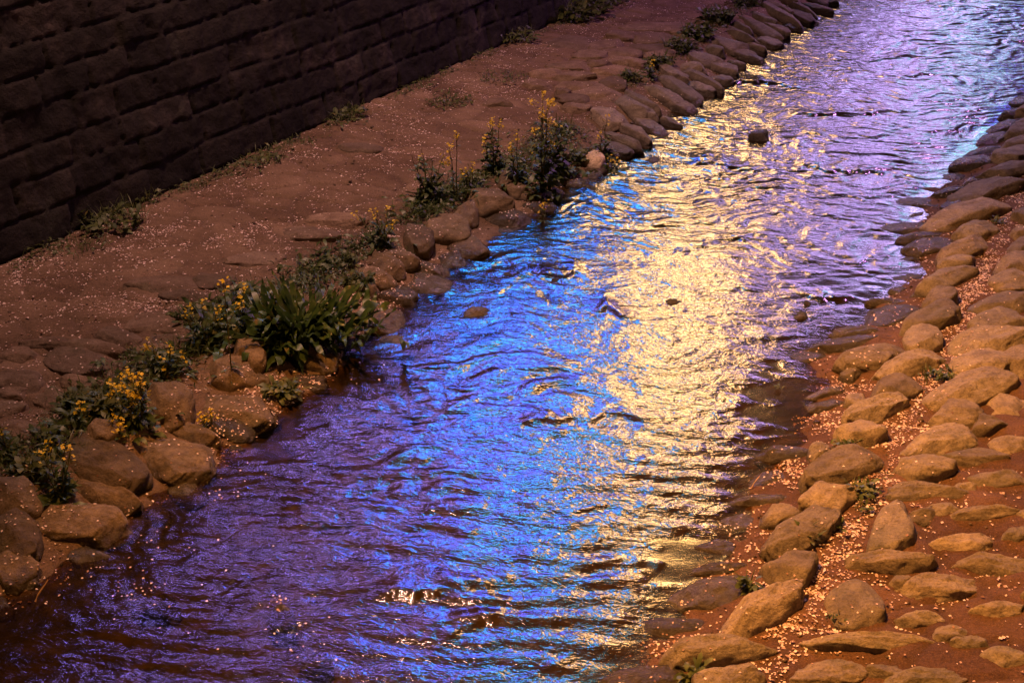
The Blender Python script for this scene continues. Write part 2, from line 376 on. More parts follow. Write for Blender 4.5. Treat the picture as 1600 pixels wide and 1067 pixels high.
# riffles: water standing up over the stones set across the bed
def riffle(pts, amp, width):
    global h
    P = np.array([at(*p) for p in pts]); P = P[np.argsort(P[:, 0])]
    yc = np.interp(WX, P[:, 0], P[:, 1]) + .13 * fbm(WX * 2.6, WX * .3 + 7 + amp * 500, 77, 4, .6)
    d = (WY - yc)
    ins = sstep(P[0, 0] - .15, P[0, 0] + .15, WX) * (1 - sstep(P[-1, 0] - .15, P[-1, 0] + .15, WX))
    prof = np.where(d > 0, np.exp(-(d / (width * 3.2))**2), np.exp(-(d / width)**2))
    h = h + amp * prof * ins * 1.2 * np.clip(fbm(WX * 1.5, WX * 0 + amp * 900, 41, 2) + .4, 0, 1.0) 
for pts, amp, w in [
    ([(940, 488), (1010, 493), (1130, 502), (1220, 505)], .026, .045), ([(1060, 448), (1180, 455), (1360, 466)], .018, .035), ([(1120, 540), (1240, 520), (1330, 505)], .012, .035),
    ([(820, 655), (950, 662), (1100, 672), (1200, 690)], .011, .035), ([(680, 800), (820, 820), (960, 832)], .008, .035),
    ([(1080, 255), (1200, 262), (1370, 268)], .02, .04), ([(1120, 130), (1240, 133), (1400, 130)], .024, .05), ([(1160, 210), (1300, 211)], .015, .04),
    ([(1240, 180), (1500, 172)], .014, .04), ([(1350, 118), (1600, 120)], .012, .04), ([(1340, 90), (1600, 90)], .012, .04), ([(1280, 20), (1500, 8)], .016, .05),
    ([(1300, 303), (1450, 309)], .012, .035), ([(1230, 225), (1500, 200)], .012, .035), ([(820, 425), (900, 432)], .016, .05), ([(650, 990), (960, 965)], .010, .04),
    ([(980, 380), (1180, 375)], .009, .03), ([(560, 930), (760, 925)], .012, .05), ([(420, 790), (560, 800)], .014, .06), ([(640, 850), (900, 870)], .006, .04), ([(760, 905), (1000, 915)], .006, .04)]:
    riffle(pts, amp, w)
# low transverse wavelets near the camera
near = 1 - sstep(6.2, 7.4, WY)
ph = (WY + .10 * fbm(WX * 1.3, WY * 1.3, 51, 3) + .12 * WX) * 2 * math.pi / .17
h += near * .0030 * np.sin(ph) * (.4 + .9 * sstep(-.2, .5, fbm(WX * 1.6, WY * 1.6, 52, 2)))
# calm shallow pools along the right bank
calm = np.zeros_like(WX)
for (cx, cy, rx, ry) in [(1225, 632, 85, 62), (1310, 440, 85, 30), (1070, 880, 85, 46), (430, 670, 70, 60)]:
    c = at(cx, cy); ex = abs(at(cx + rx, cy) - c)[0]; ey = abs(at(cx, cy - ry) - c)[1]
    q = .92 * ((WX - c[0]) / ex)**2 + ((WY - c[1]) / ey)**2 + .9 * fbm(WX * 4, WY * 7, 14, 4)
    calm = np.maximum(calm, .93 * (1 - sstep(.25, 1.25, q)))
calm = np.maximum(calm, .75 * (1 - sstep(-.08, .12, dEdge + .08 * fbm(WX * 2.5, WY * 2.5, 15, 2))))
h = h * (1 - .88 * calm)
fade = sstep(-.15, .12, dEdge)
WZ = h * (.3 + .7 * fade)
w_me = mesh_from('water', np.stack([WX, WY, WZ], -1).reshape(-1, 3), grid_faces(len(ws), len(wt))[:, ::-1], M_water)
attr(w_me, 'calm', calm.ravel())
water = tag(link('water', w_me), kind='structure')

# ------------------------------------------------------------------ stones
import bmesh
bm = bmesh.new(); bmesh.ops.create_icosphere(bm, subdivisions=4, radius=1.0)
ICO_V = np.array([v.co[:] for v in bm.verts]); ICO_F = np.array([[v.index for v in f.verts] for f in bm.faces]); bm.free()
bm = bmesh.new(); bmesh.ops.create_icosphere(bm, subdivisions=5, radius=1.0)
ICO_V5 = np.array([v.co[:] for v in bm.verts]); ICO_F5 = np.array([[v.index for v in f.verts] for f in bm.faces]); bm.free()
bvh_v, bvh_f, bvh_off, bvh_own = [], [], 0, []
STONE_REC = []
def stone_mesh(a, b, c, seed, p=3.0, big=False):
    """rounded block with half sizes a,b,c"""
    rs = np.random.RandomState(seed)
    V_, F_ = (ICO_V5, ICO_F5) if big else (ICO_V, ICO_F)
    q = np.array([p, p, 2.6])
    r = (np.abs(V_)**p).sum(1)**(-1 / p)
    P = V_ * r[:, None]
    P[:, 2] = np.sign(P[:, 2]) * np.abs(P[:, 2])**(.62 if p > 3.5 else .85)
    # skew the outline: pinch one end, chop facets
    P[:, 1] *= 1 + rs.uniform(-.28, .28) * P[:, 0]
    P[:, 0] += rs.uniform(-.18, .18) * P[:, 1]
    P[:, 1] += rs.uniform(-.12, .12) * (P[:, 0]**2 - .4)
    for _ in range(11):
        d = rs.normal(size=3); d[2] = abs(d[2]) * .7; d /= np.linalg.norm(d)
        lim = rs.uniform(.78, 1.08); k = P @ d
        over = np.clip(k - lim, 0, None); P -= d[None, :] * over[:, None] * .88
    o = rs.uniform(0, 50)
    f = fbm(P[:, 0] * 1.3 + o, P[:, 1] * 1.3 + P[:, 2] * 1.7 + o, seed % 97, 4, .55)
    P *= (1 + .075 * f)[:, None]; P += (.012 * fbm(P[:, 0] * 7 + o, P[:, 1] * 7 + P[:, 2] * 6, seed % 53, 3, .6))[:, None] * V_
    P[:, 2] += .07 * fbm(P[:, 0] * 2.6 + o, P[:, 1] * 2.6, seed % 89 + 5, 4, .6) * (P[:, 2] > 0)
    return P * np.array([a, b, c]), F_
def add_stone(cx, cy, rx, ry, ang=0, top=.07, name='bank_stone', mat=None, p=3.0, tilt=None, depth=None, seed=None, **rec):
    """outline read off the photograph (centre, half sizes, tilt); laid on the ground at its own distance"""
    global bvh_off
    seed = seed if seed is not None else int(cx * 7 + cy * 13)
    rs = np.random.RandomState(seed)
    z = .06
    for _ in range(3):
        c = at(cx, cy, z); g = float(ground_z(c[0], c[1])); z = max(g, -.01) + top * .75
    base = max(g, -.03)
    J = np.stack([at(cx + 1, cy, z) - at(cx - 1, cy, z), at(cx, cy + 1, z) - at(cx, cy - 1, z)], 1) / 2
    th = -R(ang); A = np.array([[rx * math.cos(th), -ry * math.sin(th)], [rx * math.sin(th), ry * math.cos(th)]])
    Mx = J @ A; Us, Sg, Vt = np.linalg.svd(Mx)
    a, b = Sg; dirv = Us[:, 0]
    hz = max(.05, top * .5 + .05) if depth is None else depth
    kk = {'lb': .98, 'rp': 1.36, 'lg': 1.3, 'ls': .97, 'lf': 1.2}.get(rec.get('row'), 1.12)
    P, F_ = stone_mesh(a * kk, b * kk * 1.02, hz, seed, p, rx > 45 and cy > 500)
    rz = math.atan2(dirv[1], dirv[0])
    o_ = link(name, mesh_from(name, P, F_, mat or M_stone))
    o_.location = (c[0], c[1], base + top - hz)
    tl = tilt if tilt is not None else (rs.uniform(-.05, .05), rs.uniform(-.05, .05))
    o_.rotation_euler = (tl[0], tl[1], rz)
    Mw = Matrix.Translation(o_.location) @ o_.rotation_euler.to_matrix().to_4x4()
    Mn = np.array(Mw); Vw = P @ Mn[:3, :3].T + Mn[:3, 3]
    bvh_v.append(Vw); bvh_f.append(F_ + bvh_off); bvh_own.append(np.full(len(F_), len(STONE_REC))); bvh_off += len(Vw)
    rec.update(o=o_, px=(cx, cy), a=a, b=b, x=c[0], y=c[1]); STONE_REC.append(rec)
    return o_

RIGHT_KERB = [(1142, 1053, 48, 21, 10), (1122, 1009, 86, 17, 6), (1197, 940, 66, 22, 25), (1237, 878, 36, 22, 6), (1258, 818, 60, 20, 22), (1294, 768, 34, 21, 6), (1317, 718, 60, 20, 20), (1350, 671, 33, 13, 8),
 (1372, 632, 50, 13, 16), (1398, 598, 35, 17, 4), (1421, 560, 50, 15, 15), (1443, 526, 29, 16, 3), (1453, 493, 45, 14, 15), (1472, 460, 26, 13, 4), (1478, 433, 42, 12, 18), (1496, 404, 27, 10, 8), (1506, 381, 40, 10, 14),
 (1523, 356, 27, 10, 4), (1514, 326, 64, 12, 14), (1548, 287, 54, 13, 14), (1578, 258, 45, 10, 12), (1592, 236, 42, 9, 10), (1602, 216, 38, 9, 12), (1612, 198, 34, 9, 8), (1622, 180, 34, 8, 10), (1634, 164, 32, 8, 10)]
for q in RIGHT_KERB: add_stone(*q[:5], top=.085, p=4.2, row='rk')
RIGHT_WET = [(1005, 1052, 68, 20, 8, .05), (1050, 972, 58, 16, 4, .04), (1113, 919, 62, 22, 6, .06), (1120, 883, 46, 10, 4, .03), (1122, 847, 52, 14, 4, .045), (1158, 811, 40, 15, 12, .045), (1222, 797, 28, 17, 5, .08),
 (1190, 775, 45, 8, 2, .025), (1195, 744, 42, 12, 5, .05), (1230, 701, 44, 9, 4, .04), (1281, 700, 19, 11, 4, .06), (1245, 683, 30, 6, 3, .03), (1337, 621, 18, 9, 0, .05), (1290, 629, 33, 9, 4, .03), (1293, 610, 33, 6, 6, .035),
 (1272, 588, 44, 7, 2, .03), (1331, 579, 17, 9, 0, .06), (1361, 550, 50, 16, 7, .07), (1262, 554, 31, 10, 0, .04), (1327, 532, 66, 8, 5, .04), (1340, 514, 48, 6, 4, .04), (1396, 485, 44, 14, 6, .06), (1388, 467, 36, 5, 2, .03),
 (1402, 452, 20, 5, 4, .03), (1420, 430, 30, 8, 6, .03), (1432, 415, 26, 5, 4, .03), (1425, 402, 26, 5, 4, .03), (1457, 378, 39, 9, 6, .06), (1442, 366, 38, 5, 3, .04), (1426, 352, 48, 8, -2, .05), (1434, 331, 16, 5, 14, .04),
 (1440, 313, 38, 7, -4, .05), (1496, 315, 23, 6, 3, .05), (1490, 274, 30, 8, 0, .05), (1522, 281, 20, 5, 2, .05), (1485, 297, 30, 6, 8, .04), (1530, 248, 36, 7, 6, .05), (1540, 234, 36, 6, 6, .05), (1560, 212, 34, 7, 8, .05),
 (1578, 192, 32, 6, 8, .05), (1590, 172, 30, 6, 8, .05), (1604, 154, 28, 6, 8, .05)]
for q in RIGHT_WET:
    dry = q[5] >= .07 or q[0] in (1337, 1331, 1281)
    add_stone(*q[:5], top=q[5], p=2.6, row='rw', mat=M_stone if dry else M_wet)
RIGHT_PATH = [(1397, 868, 58, 11, -2, .05), (1338, 934, 33, 33, 0, .035), (1472, 910, 54, 15, 0, .03), (1440, 961, 30, 9, 0, .02), (1360, 1000, 86, 9, -1, .03), (1297, 1041, 47, 17, 0, .035), (1580, 1024, 32, 13, 0, .02),
 (1555, 880, 58, 10, -6, .025), (1440, 1056, 52, 14, 0, .015), (1397, 818, 29, 30, 0, .05), (1502, 842, 42, 11, 0, .02), (1445, 761, 56, 9, 0, .03), (1450, 721, 35, 13, 0, .055), (1476, 681, 50, 15, 14, .04),
 (1495, 641, 33, 13, 0, .045), (1517, 598, 47, 17, 14, .07), (1578, 628, 36, 17, 0, .025), (1530, 705, 42, 12, 0, .018), (1570, 742, 40, 9, 0, .018), (1540, 795, 46, 9, 0, .018), (1533, 561, 33, 17, 2, .075), (1556, 523, 46, 16, 8, .075),
 (1592, 552, 24, 18, 0, .07), (1561, 495, 33, 12, 2, .06), (1577, 462, 40, 14, 10, .06), (1588, 431, 30, 10, 0, .055), (1594, 406, 28, 11, 6, .055), (1600, 381, 24, 8, 4, .05), (1606, 358, 24, 8, 4, .05), (1620, 330, 26, 9, 4, .05),
 (1548, 655, 24, 9, 0, .03), (1445, 800, 24, 9, 0, .02), (1480, 790, 20, 8, 0, .02), (1585, 690, 26, 10, 0, .02), (1490, 985, 34, 10, 0, .02), (1560, 945, 34, 11, 0, .02), (1385, 1043, 26, 12, 0, .02), (1520, 1000, 26, 9, 0, .015), (1595, 830, 26, 10, 0, .02), (1510, 755, 24, 8, 0, .02), (1415, 905, 18, 10, 0, .02), (1640, 470, 30, 12, 4, .05), (1650, 530, 32, 14, 4, .05), (1660, 600, 34, 14, 4, .04), (1640, 680, 36, 13, 4, .03), (1650, 800, 40, 14, 0, .03), (1660, 920, 44, 16, 0, .03)]
for q in RIGHT_PATH: add_stone(*q[:5], top=q[5] * 1.1 + .016, p=3.6, row='rp', name='path_stone', depth=.09)
LEFT_BIG = [(20, 761, 38, 29, -8, .13), (26, 822, 46, 33, -14, .12), (124, 803, 71, 33, -4, .12), (18, 880, 42, 24, -6, .10), (160, 763, 58, 17, -14, .09), (5, 938, 18, 18, 0, .07), (155, 711, 72, 31, -18, .13), (272, 708, 61, 29, -6, .11),
 (163, 664, 33, 21, 0, .14), (48, 729, 32, 14, 0, .12), (268, 618, 36, 29, 0, .18), (296, 669, 48, 15, -14, .09), (357, 573, 41, 20, 0, .13), (370, 629, 64, 25, -6, .10), (390, 545, 26, 20, 0, .14), (409, 587, 15, 8, 0, .08),
 (485, 554, 52, 17, -4, .08), (595, 492, 44, 19, -4, .07), (620, 461, 34, 9, -10, .07), (652, 372, 28, 19, -4, .15), (697, 348, 43, 18, 0, .16), (727, 331, 22, 16, 0, .15), (764, 305, 37, 15, -4, .14), (728, 378, 41, 16, -4, .08),
 (624, 398, 31, 10, -8, .12), (602, 410, 29, 15, -18, .12), (583, 428, 36, 12, -10, .12), (573, 446, 22, 9, -6, .10), (808, 293, 22, 9, -6, .10), (800, 276, 25, 11, 0, .12), (824, 298, 28, 9, -6, .08), (872, 236, 22, 11, 0, .12), (870, 258, 20, 9, 0, .10),
 (925, 263, 28, 12, 0, .05)]
for q in LEFT_BIG: add_stone(*q[:5], top=q[5]*.62, p=3.4, row='lb', name='boulder', mat=M_boulder)
add_stone(927, 245, 18, 9.5, -8, top=.11, p=2.3, row='pale', mat=M_pale, name='pale_stone')
LEFT_WET = [(135, 863, 38, 13, -4, .035), (245, 793, 18, 10, 0, .03), (287, 757, 30, 14, -4, .05), (352, 656, 44, 15, -6, .05), (478, 588, 34, 10, 0, .04), (613, 527, 27, 10, 0, .045), (455, 611, 20, 8, 0, .02), (707, 402, 23, 11, 0, .05),
 (664, 412, 38, 8, -12, .05), (670, 436, 42, 15, -4, .05), (625, 454, 26, 11, -6, .045), (790, 333, 36, 11, -4, .05), (790, 354, 30, 7, 0, .035), (840, 318, 26, 6, -4, .03), (870, 295, 24, 7, -8, .04), (900, 283, 20, 6, -4, .035), (365, 700, 18, 8, 0, .02), (40, 905, 20, 8, 0, .02)]
for q in LEFT_WET: add_stone(*q[:5], top=q[5], p=2.4, row='lw', mat=M_wet, name='wet_stone')
SLABS = [(988, 167, 29, 10, -14), (952, 182, 27, 14, -6), (1012, 190, 33, 9, -16), (993, 206, 28, 8, -20), (972, 214, 34, 8, -18), (965, 228, 26, 8, -8), (940, 232, 22, 8, -10), (1003, 156, 30, 8, -24), (1035, 144, 34, 7, -16), (1058, 133, 42, 11, -24),
 (1048, 110, 22, 8, -22), (1092, 117, 42, 6, -22), (1098, 134, 26, 7, -10), (1064, 162, 26, 7, -8), (1012, 176, 20, 6, -14), (1045, 185, 22, 4, -12), (1103, 89, 28, 8, -4), (1137, 66, 30, 8, -6), (1130, 105, 29, 7, -8), (1162, 82, 24, 6, -6), (1128, 121, 22, 6, -4),
 (1082, 101, 20, 8, -6), (1117, 77, 16, 5, -8), (1155, 54, 30, 5, -18), (1200, 60, 27, 7, -8), (1185, 42, 40, 6, -22), (1160, 43, 18, 4, -18), (1180, 72, 20, 4, -8), (1192, 27, 26, 5, -22), (1220, 22, 36, 5, -20), (1218, 9, 22, 4, -20), (1250, 25, 26, 5, -12), (1246, 8, 34, 4, -20),
 (1275, 8, 26, 4, -14), (1150, 96, 16, 4, -4), (1180, 88, 18, 4, -6), (1210, 44, 24, 4, -14), (1240, 38, 18, 4, -10), (1225, -8, 30, 5, -18), (1262, -12, 34, 5, -18), (1290, -6, 20, 5, -14)]
for q in SLABS: add_stone(q[0], q[1], q[2] * 1.05, q[3] * .78, q[4] - 3, top=.095, p=5.0, row='ls', name='slab_stone', mat=M_slab, depth=.07)
FLAGS = [(893, 62, 38, 11, -2), (948, 68, 24, 7, -2), (1019, 74, 36, 6, -4), (972, 80, 29, 7, -2), (922, 85, 24, 5, 0), (1030, 84, 22, 4, 0), (1020, 57, 34, 7, -3), (975, 52, 22, 6, 0), (1027, 39, 52, 5, 0), (900, 130, 30, 7, -2), (957, 127, 20, 8, -4),
 (932, 143, 36, 9, -2), (957, 108, 36, 5, 0), (978, 91, 28, 4, 0), (900, 118, 30, 4, 0), (897, 152, 22, 6, 0), (900, 164, 20, 5, 0), (778, 156, 20, 4, 0), (890, 100, 32, 5, 0), (850, 112, 24, 5, 0), (1080, 46, 26, 5, 0), (1070, 62, 20, 5, 0), (935, 97, 18, 4, 0), (1000, 100, 16, 4, 0), (1000, 117, 14, 5, 0), (880, 142, 12, 4, 0), (840, 128, 20, 4, 0)]
for q in FLAGS: add_stone(*q[:5], top=.055, p=4.5, row='lf', name='flagstone', mat=M_flag, depth=.06)
FLUSH = [(250, 501, 43, 12, 0), (263, 528, 36, 11, 0), (120, 563, 47, 15, 0), (25, 553, 28, 9, 0), (28, 586, 34, 12, 0), (127, 592, 29, 8, 0), (93, 622, 36, 14, 0), (18, 611, 24, 8, 0), (12, 634, 20, 10, 0), (75, 531, 36, 6, 0), (140, 538, 43, 7, -4),
 (182, 520, 30, 9, -4), (258, 442, 50, 12, 0), (287, 459, 30, 6, -4), (326, 436, 28, 9, 0), (235, 541, 26, 6, 0), (32, 666, 36, 12, 0), (560, 228, 30, 6, 0), (395, 400, 40, 8, 0), (480, 360, 40, 8, 0), (520, 340, 36, 7, -4)]
for q in FLUSH: add_stone(*q[:5], top=.034, p=3.6, row='lg', name='flagstone', mat=M_flag, depth=.05)
MID = [(745, 481, 25, 8, 0, .05, 'a'), (1262, 470, 10, 4, 0, .03, 'b'), (1050, 466, 20, 6, 0, .025, 'c'), (793, 425, 12, 4, 0, .02, 'd'), (870, 434, 14, 4, 0, .02, 'e'), (1250, 487, 16, 5, 0, .04, 'f'), (240, 925, 36, 8, 4, .015, 'g'), (640, 955, 0, 0, 0, 0, 'h'), (520, 780, 26, 8, -6, .01, 'i'), (490, 1012, 26, 9, 4, .012, 'j'),
 (440, 945, 20, 10, 0, .02, 'k'), (1020, 246, 16, 4, 0, .03, 'l'), (1235, 211, 20, 3.5, 0, .025, 'm'), (640, 620, 12, 4, 0, .01, 'n'), (730, 625, 14, 5, 0, .012, 'o')]
for q in MID:
    if q[2] == 0: continue
    add_stone(*q[:5], top=(q[5] + .02 if q[5] > .018 else q[5] - .012), p=2.4, row='mid', name='wet_stone', mat=M_wet, which=q[6], depth=.13)
# squared block standing in the stream
def block_in_stream():
    c = at(1185, 211, .04); rs = np.random.RandomState(3)
    P, F_ = stone_mesh(.095, .06, .07, 77, 7.0)
    o = link('stone_block', mesh_from('stone_block', P, F_, M_wet)); o.location = (c[0], c[1], .01); o.rotation_euler = (0, 0, .05)
    tag(o, 'dark squared stone block standing alone in the upper stream, sharp sided', 'stone')
block_in_stream()

# labels ----------------------------------------------------------------
ORD = ['lowest', 'second', 'third', 'fourth', 'fifth', 'sixth', 'seventh', 'eighth', 'ninth', 'tenth', 'eleventh', 'twelfth', 'thirteenth', 'fourteenth', 'fifteenth', 'sixteenth', 'seventeenth', 'eighteenth', 'nineteenth', 'twentieth']
def ordn(i):
    if i < 20: return ORD[i]
    t = ['twenty', 'thirty', 'forty'][(i + 1) // 10 - 2]
    u = (i + 1) % 10
    return ({'twenty': 'twentieth', 'thirty': 'thirtieth', 'forty': 'fortieth'}[t]) if u == 0 else t + '-' + ['first', 'second', 'third', 'fourth', 'fifth', 'sixth', 'seventh', 'eighth', 'ninth'][u - 1]
ROW = {
 'rk': ('brown', 'in the right kerb row', 'kerb stones along the right bank'),
 'rw': ('damp', 'at the right water edge', 'water edge stones of the right bank'),
 'rp': ('brown', 'set in the right path', 'stones set in the right path'),
 'lb': ('tan', 'of the left bank boulders', 'boulders along the left bank'),
 'lw': ('wet dark', 'half sunk by the left bank', 'half sunk stones by the left bank'),
 'ls': ('grey', 'of the far left bank slabs', 'slabs along the far left bank'),
 'lf': ('grey', 'of the far left paving', 'paving stones of the far left path'),
 'lg': ('dull', 'flush in the near left path', 'flush flagstones of the left path'),
 'mid': ('wet dark', 'of the rocks out in the stream', 'rocks out in the stream')}
for row, (colr, where, grp) in ROW.items():
    rs_ = sorted([r for r in STONE_REC if r.get('row') == row], key=lambda r: -r['px'][1])
    med = np.median([r['a'] * r['b'] for r in rs_])
    for i, r in enumerate(rs_):
        sz = r['a'] * r['b'] / med; ar = r['a'] / r['b']
        size = 'large' if sz > 1.5 else ('small' if sz < .6 else 'mid-sized')
        shp = 'long' if ar > 2.6 else ('oblong' if ar > 1.6 else 'squat')
        tag(r['o'], f'{size} {shp} {colr} stone, {ordn(i)} from below {where}', 'stone', grp)
for r in STONE_REC:
    if r.get('row') == 'pale': tag(r['o'], 'pale orange-white rounded stone lying at the left water edge', 'stone')

# ------------------------------------------------------------------ masonry wall
def build_wall():
    rs = np.random.RandomState(11)
    u0, u1, Hh = -16.0, 22.0, 3.3
    us = np.arange(u0, u1, .022); vs = np.arange(-.15, Hh + .001, .018)
    Ug, Vg = np.meshgrid(us, vs, indexing='ij')
    Vd = Vg + .018 * fbm(Ug * .8, Vg * .5, 4, 3); depth = np.zeros_like(Ug); tone = np.ones_like(Ug); joint = np.zeros_like(Ug)
    y = -.15; ci = 0
    while y < Hh:
        hh = rs.uniform(.20, .27); x = u0 - rs.uniform(0, .8)
        row = (Vd >= y) & (Vd < y + hh)
        while x < u1:
            L = rs.choice([rs.uniform(.32, .55), rs.uniform(.6, .95)]); sk = rs.uniform(-.06, .06)
            m = row & (Ug + sk * (Vd - y) >= x) & (Ug + sk * (Vd - y) < x + L)
            if m.any():
                uu = Ug[m] + sk * (Vd[m] - y); e = np.minimum(np.minimum(uu - x, x + L - uu), np.minimum(Vd[m] - y, y + hh - Vd[m]))
                e = e + .012 * fbm(Ug[m] * 9, Vg[m] * 9, 2, 2)
                t0 = rs.uniform(-.009, .010); ta, tb = rs.uniform(-.03, .03, 2)
                depth[m] = t0 + ta * (uu - x - L / 2) + tb * (Vd[m] - y - hh / 2) + .007 * sstep(0, .03, e) - .022 * (1 - sstep(.0, .010, e))
                tone[m] = rs.uniform(.25, 1.35); joint[m] = 1 - sstep(.002, .014, e)
            x += L
        y += hh; ci += 1
    depth += .018 * fbm(Ug * 3.1, Vg * 3.1, 9, 4, .6)
    batter = math.tan(R(9))
    off = depth - Vg * batter
    X = W0[0] + Ug * WD[0] + off * WN[0]; Y = W0[1] + Ug * WD[1] + off * WN[1]; Z = Vg + .08
    nu, nv = Ug.shape
    verts = np.stack([X, Y, Z], -1).reshape(-1, 3); faces = grid_faces(nu, nv)
    # crown and back of the wall
    tb = verts.reshape(nu, nv, 3)[:, -1]
    back = tb - np.array([WN[0], WN[1], 0]) * .45; bot = back.copy(); bot[:, 2] = -.3
    b0 = len(verts); verts = np.concatenate([verts, tb, back, back.copy(), bot])
    i = np.arange(nu - 1)
    def strip(a, b): return np.stack([a + i, a + i + 1, b + i + 1, b + i], -1)
    faces = np.concatenate([faces, strip(b0, b0 + nu), strip(b0 + 2 * nu, b0 + 3 * nu)])
    me = mesh_from('stone_wall', verts, faces[:, ::-1] if False else faces, M_wall)
    pad = 4 * nu
    attr(me, 'tone', np.concatenate([tone.ravel(), np.ones(pad)])); attr(me, 'joint', np.concatenate([joint.ravel(), np.zeros(pad)]))
    o = link('stone_wall', me); tag(o, 'tall dark retaining wall of squared stone blocks behind the left path', 'wall')
    # raised street ground behind the wall
    ztop = float(tb[:, 2].mean()) - .03
    c0 = back[0]; c1 = back[-1]; f = -np.array([WN[0], WN[1], 0]) * 60
    v = np.array([c0, c1, c1 + f, c0 + f]); v[:, 2] = ztop
    lo = v.copy(); lo[:, 2] = .4
    vv = np.concatenate([v, lo]); ff = np.array([[0, 1, 2, 3], [4, 7, 6, 5], [0, 4, 5, 1], [1, 5, 6, 2], [2, 6, 7, 3], [3, 7, 4, 0]])
    tag(link('upper_ground', mesh_from('upper_ground', vv, ff, M_ground, False)), kind='structure')
build_wall()

# ------------------------------------------------------------------ petals
BV = BVHTree.FromPolygons([tuple(v) for v in np.concatenate(bvh_v)], [tuple(int(i) for i in f) for f in np.concatenate(bvh_f)])
OWN = np.concatenate(bvh_own)
def polyd(P, pts, z=.07):
    Q = np.array([at(*p, z) for p in pts]); best = np.full(len(P), 1e9)
    for a, b in zip(Q[:-1], Q[1:]):
        ab = b - a; t = np.clip(((P - a) @ ab) / (ab @ ab), 0, 1); d = np.linalg.norm(P - a - t[:, None] * ab, axis=1); best = np.minimum(best, d)
    return best
rp = np.random.RandomState(5)
NC = 1900000
cand = np.stack([rp.uniform(-4.2, 6.5, NC), rp.uniform(4.2, 19.5, NC)], 1)
s_, n_ = cand @ D, cand @ N
dl = nL(s_) - n_; dr = n_ - nR(s_)
dw = wall_n(cand[:, 0], cand[:, 1])
dens = np.zeros(NC)   # petals per m2
patch = fbm(cand[:, 0] * 1.6, cand[:, 1] * 1.6, 90, 4, .6); fine = fbm(cand[:, 0] * 7, cand[:, 1] * 7, 95, 3, .6)
pf = sstep(-.35, .55, patch + .5 * fine)
left = (dl > .02) & (dw > .02)
dens = np.where(left, 420 + 3200 * pf**1.5, dens)
leftline = polyd(cand, [(-60, 760), (30, 695), (110, 640), (190, 590), (280, 500), (350, 460)])
dens += left * 1700 * np.exp(-(leftline / .22)**2) * sstep(-.3, .3, fine)
dens += left * 1300 * np.exp(-(polyd(cand, [(560, 195), (640, 165), (720, 130), (800, 80)]) / .22)**2) * sstep(-.3, .3, fine)
lower = sstep(11.5, 8.5, cand[:, 1]) if False else (1 - sstep(8.5, 11.5, cand[:, 1]))
dens *= np.where(left, .55 + .6 * lower, 1)
right = dr > .02
drift = polyd(cand, [(1040, 1120), (1120, 1080), (1190, 1035), (1240, 985), (1290, 925), (1325, 865), (1360, 800), (1395, 720), (1425, 650), (1470, 590), (1480, 545), (1505, 485), (1530, 430), (1560, 385), (1585, 335), (1640, 240)])
dens += right * (100 + 700 * pf)
dens += right * 9500 * np.exp(-(drift / .135)**2) * (.45 + .55 * sstep(-.4, .3, fine))
dens += right * 1100 * np.exp(-(drift / .40)**2) * sstep(-.2, .3, fine)
dens += (dr > -.05) * (dr < .45) * 900 * sstep(-.1, .4, patch + fine * .5) * (s_ < 13)
for px, py, rr, dn in [(1245, 733, .10, 14000), (1335, 600, .14, 5000), (1300, 650, .16, 4000), (1105, 1040, .10, 6000), (1190, 905, .08, 5000), (55, 795, .05, 6000), (590, 458, .10, 5000), (430, 660, .10, 1500), (215, 710, .06, 5000), (1290, 590, .06, 3000), (610, 480, .14, 3500), (690, 395, .10, 1500)]:
    c = at(px, py, .05); dens += dn * np.exp(-(((cand - c)**2).sum(1)) / rr**2)
pgv, _ = paving(cand[:, 0], cand[:, 1]); dens *= .55 + 1.3 * pgv
cell = (10.7 * 15.3) / NC
keep = rp.uniform(0, 1, NC) < np.clip(dens * cell, 0, 1)
cand = cand[keep]; dlk = dl[keep]; drk = dr[keep]
pv, pfz = [], []
def petal_quad(x, y, z, nrm, size):
    n = Vector(nrm) + Vector((rp.normal() * .22, rp.normal() * .22, 0)); n.normalize()
    t = n.orthogonal(); t.rotate(Matrix.Rotation(rp.uniform(0, 6.28), 3, n)); b = n.cross(t)
    a = size * .5; w = a * rp.uniform(.55, .85); c = Vector((x, y, z)) + n * .0025; i = len(pv)
    cup = n * (size * .18)
    pv.extend([c - t * a, c - t * a * .1 - b * w + cup, c + t * a * .85 + cup * .4, c - t * a * .1 + b * w + cup]); pfz.append((i, i + 1, i + 2, i + 3))
dn_ = Vector((0, 0, -1)); used_st = 0
ang_drift = None
for k in range(len(cand)):
    x, y = cand[k]
    hit = BV.ray_cast(Vector((x, y, 1.0)), dn_)
    gz = float('-inf')
    if hit[0] is not None and hit[0].z > -.005:
        r_ = STONE_REC[int(OWN[hit[2]])]
        row = r_.get('row'); keepp = {'rk': .03, 'rp': .05, 'rw': .25, 'lb': .22, 'lw': .5, 'ls': .03, 'lf': .10, 'lg': .10, 'mid': .05, 'pale': 0}[row]
        if rp.uniform() > keepp or hit[1].z < .5: continue
        petal_quad(x, y, hit[0].z, hit[1], rp.uniform(.009, .014))
    else:
        if max(dlk[k], drk[k]) < 0: continue
        petal_quad(x, y, None or 0, (0, 0, 1), float(np.clip(rp.lognormal(-4.62, .38), .004, .019)) * (.88 if dlk[k] > 0 else 1)); 
        for q in range(4): pv[-1 - q].z += 0
        pv[-4].z += 0
        gz = 1
    if gz == 1:
        STORE = pv[-4:]
        for q in STORE: q.z -= 0
        pfz[-1] = pfz[-1]
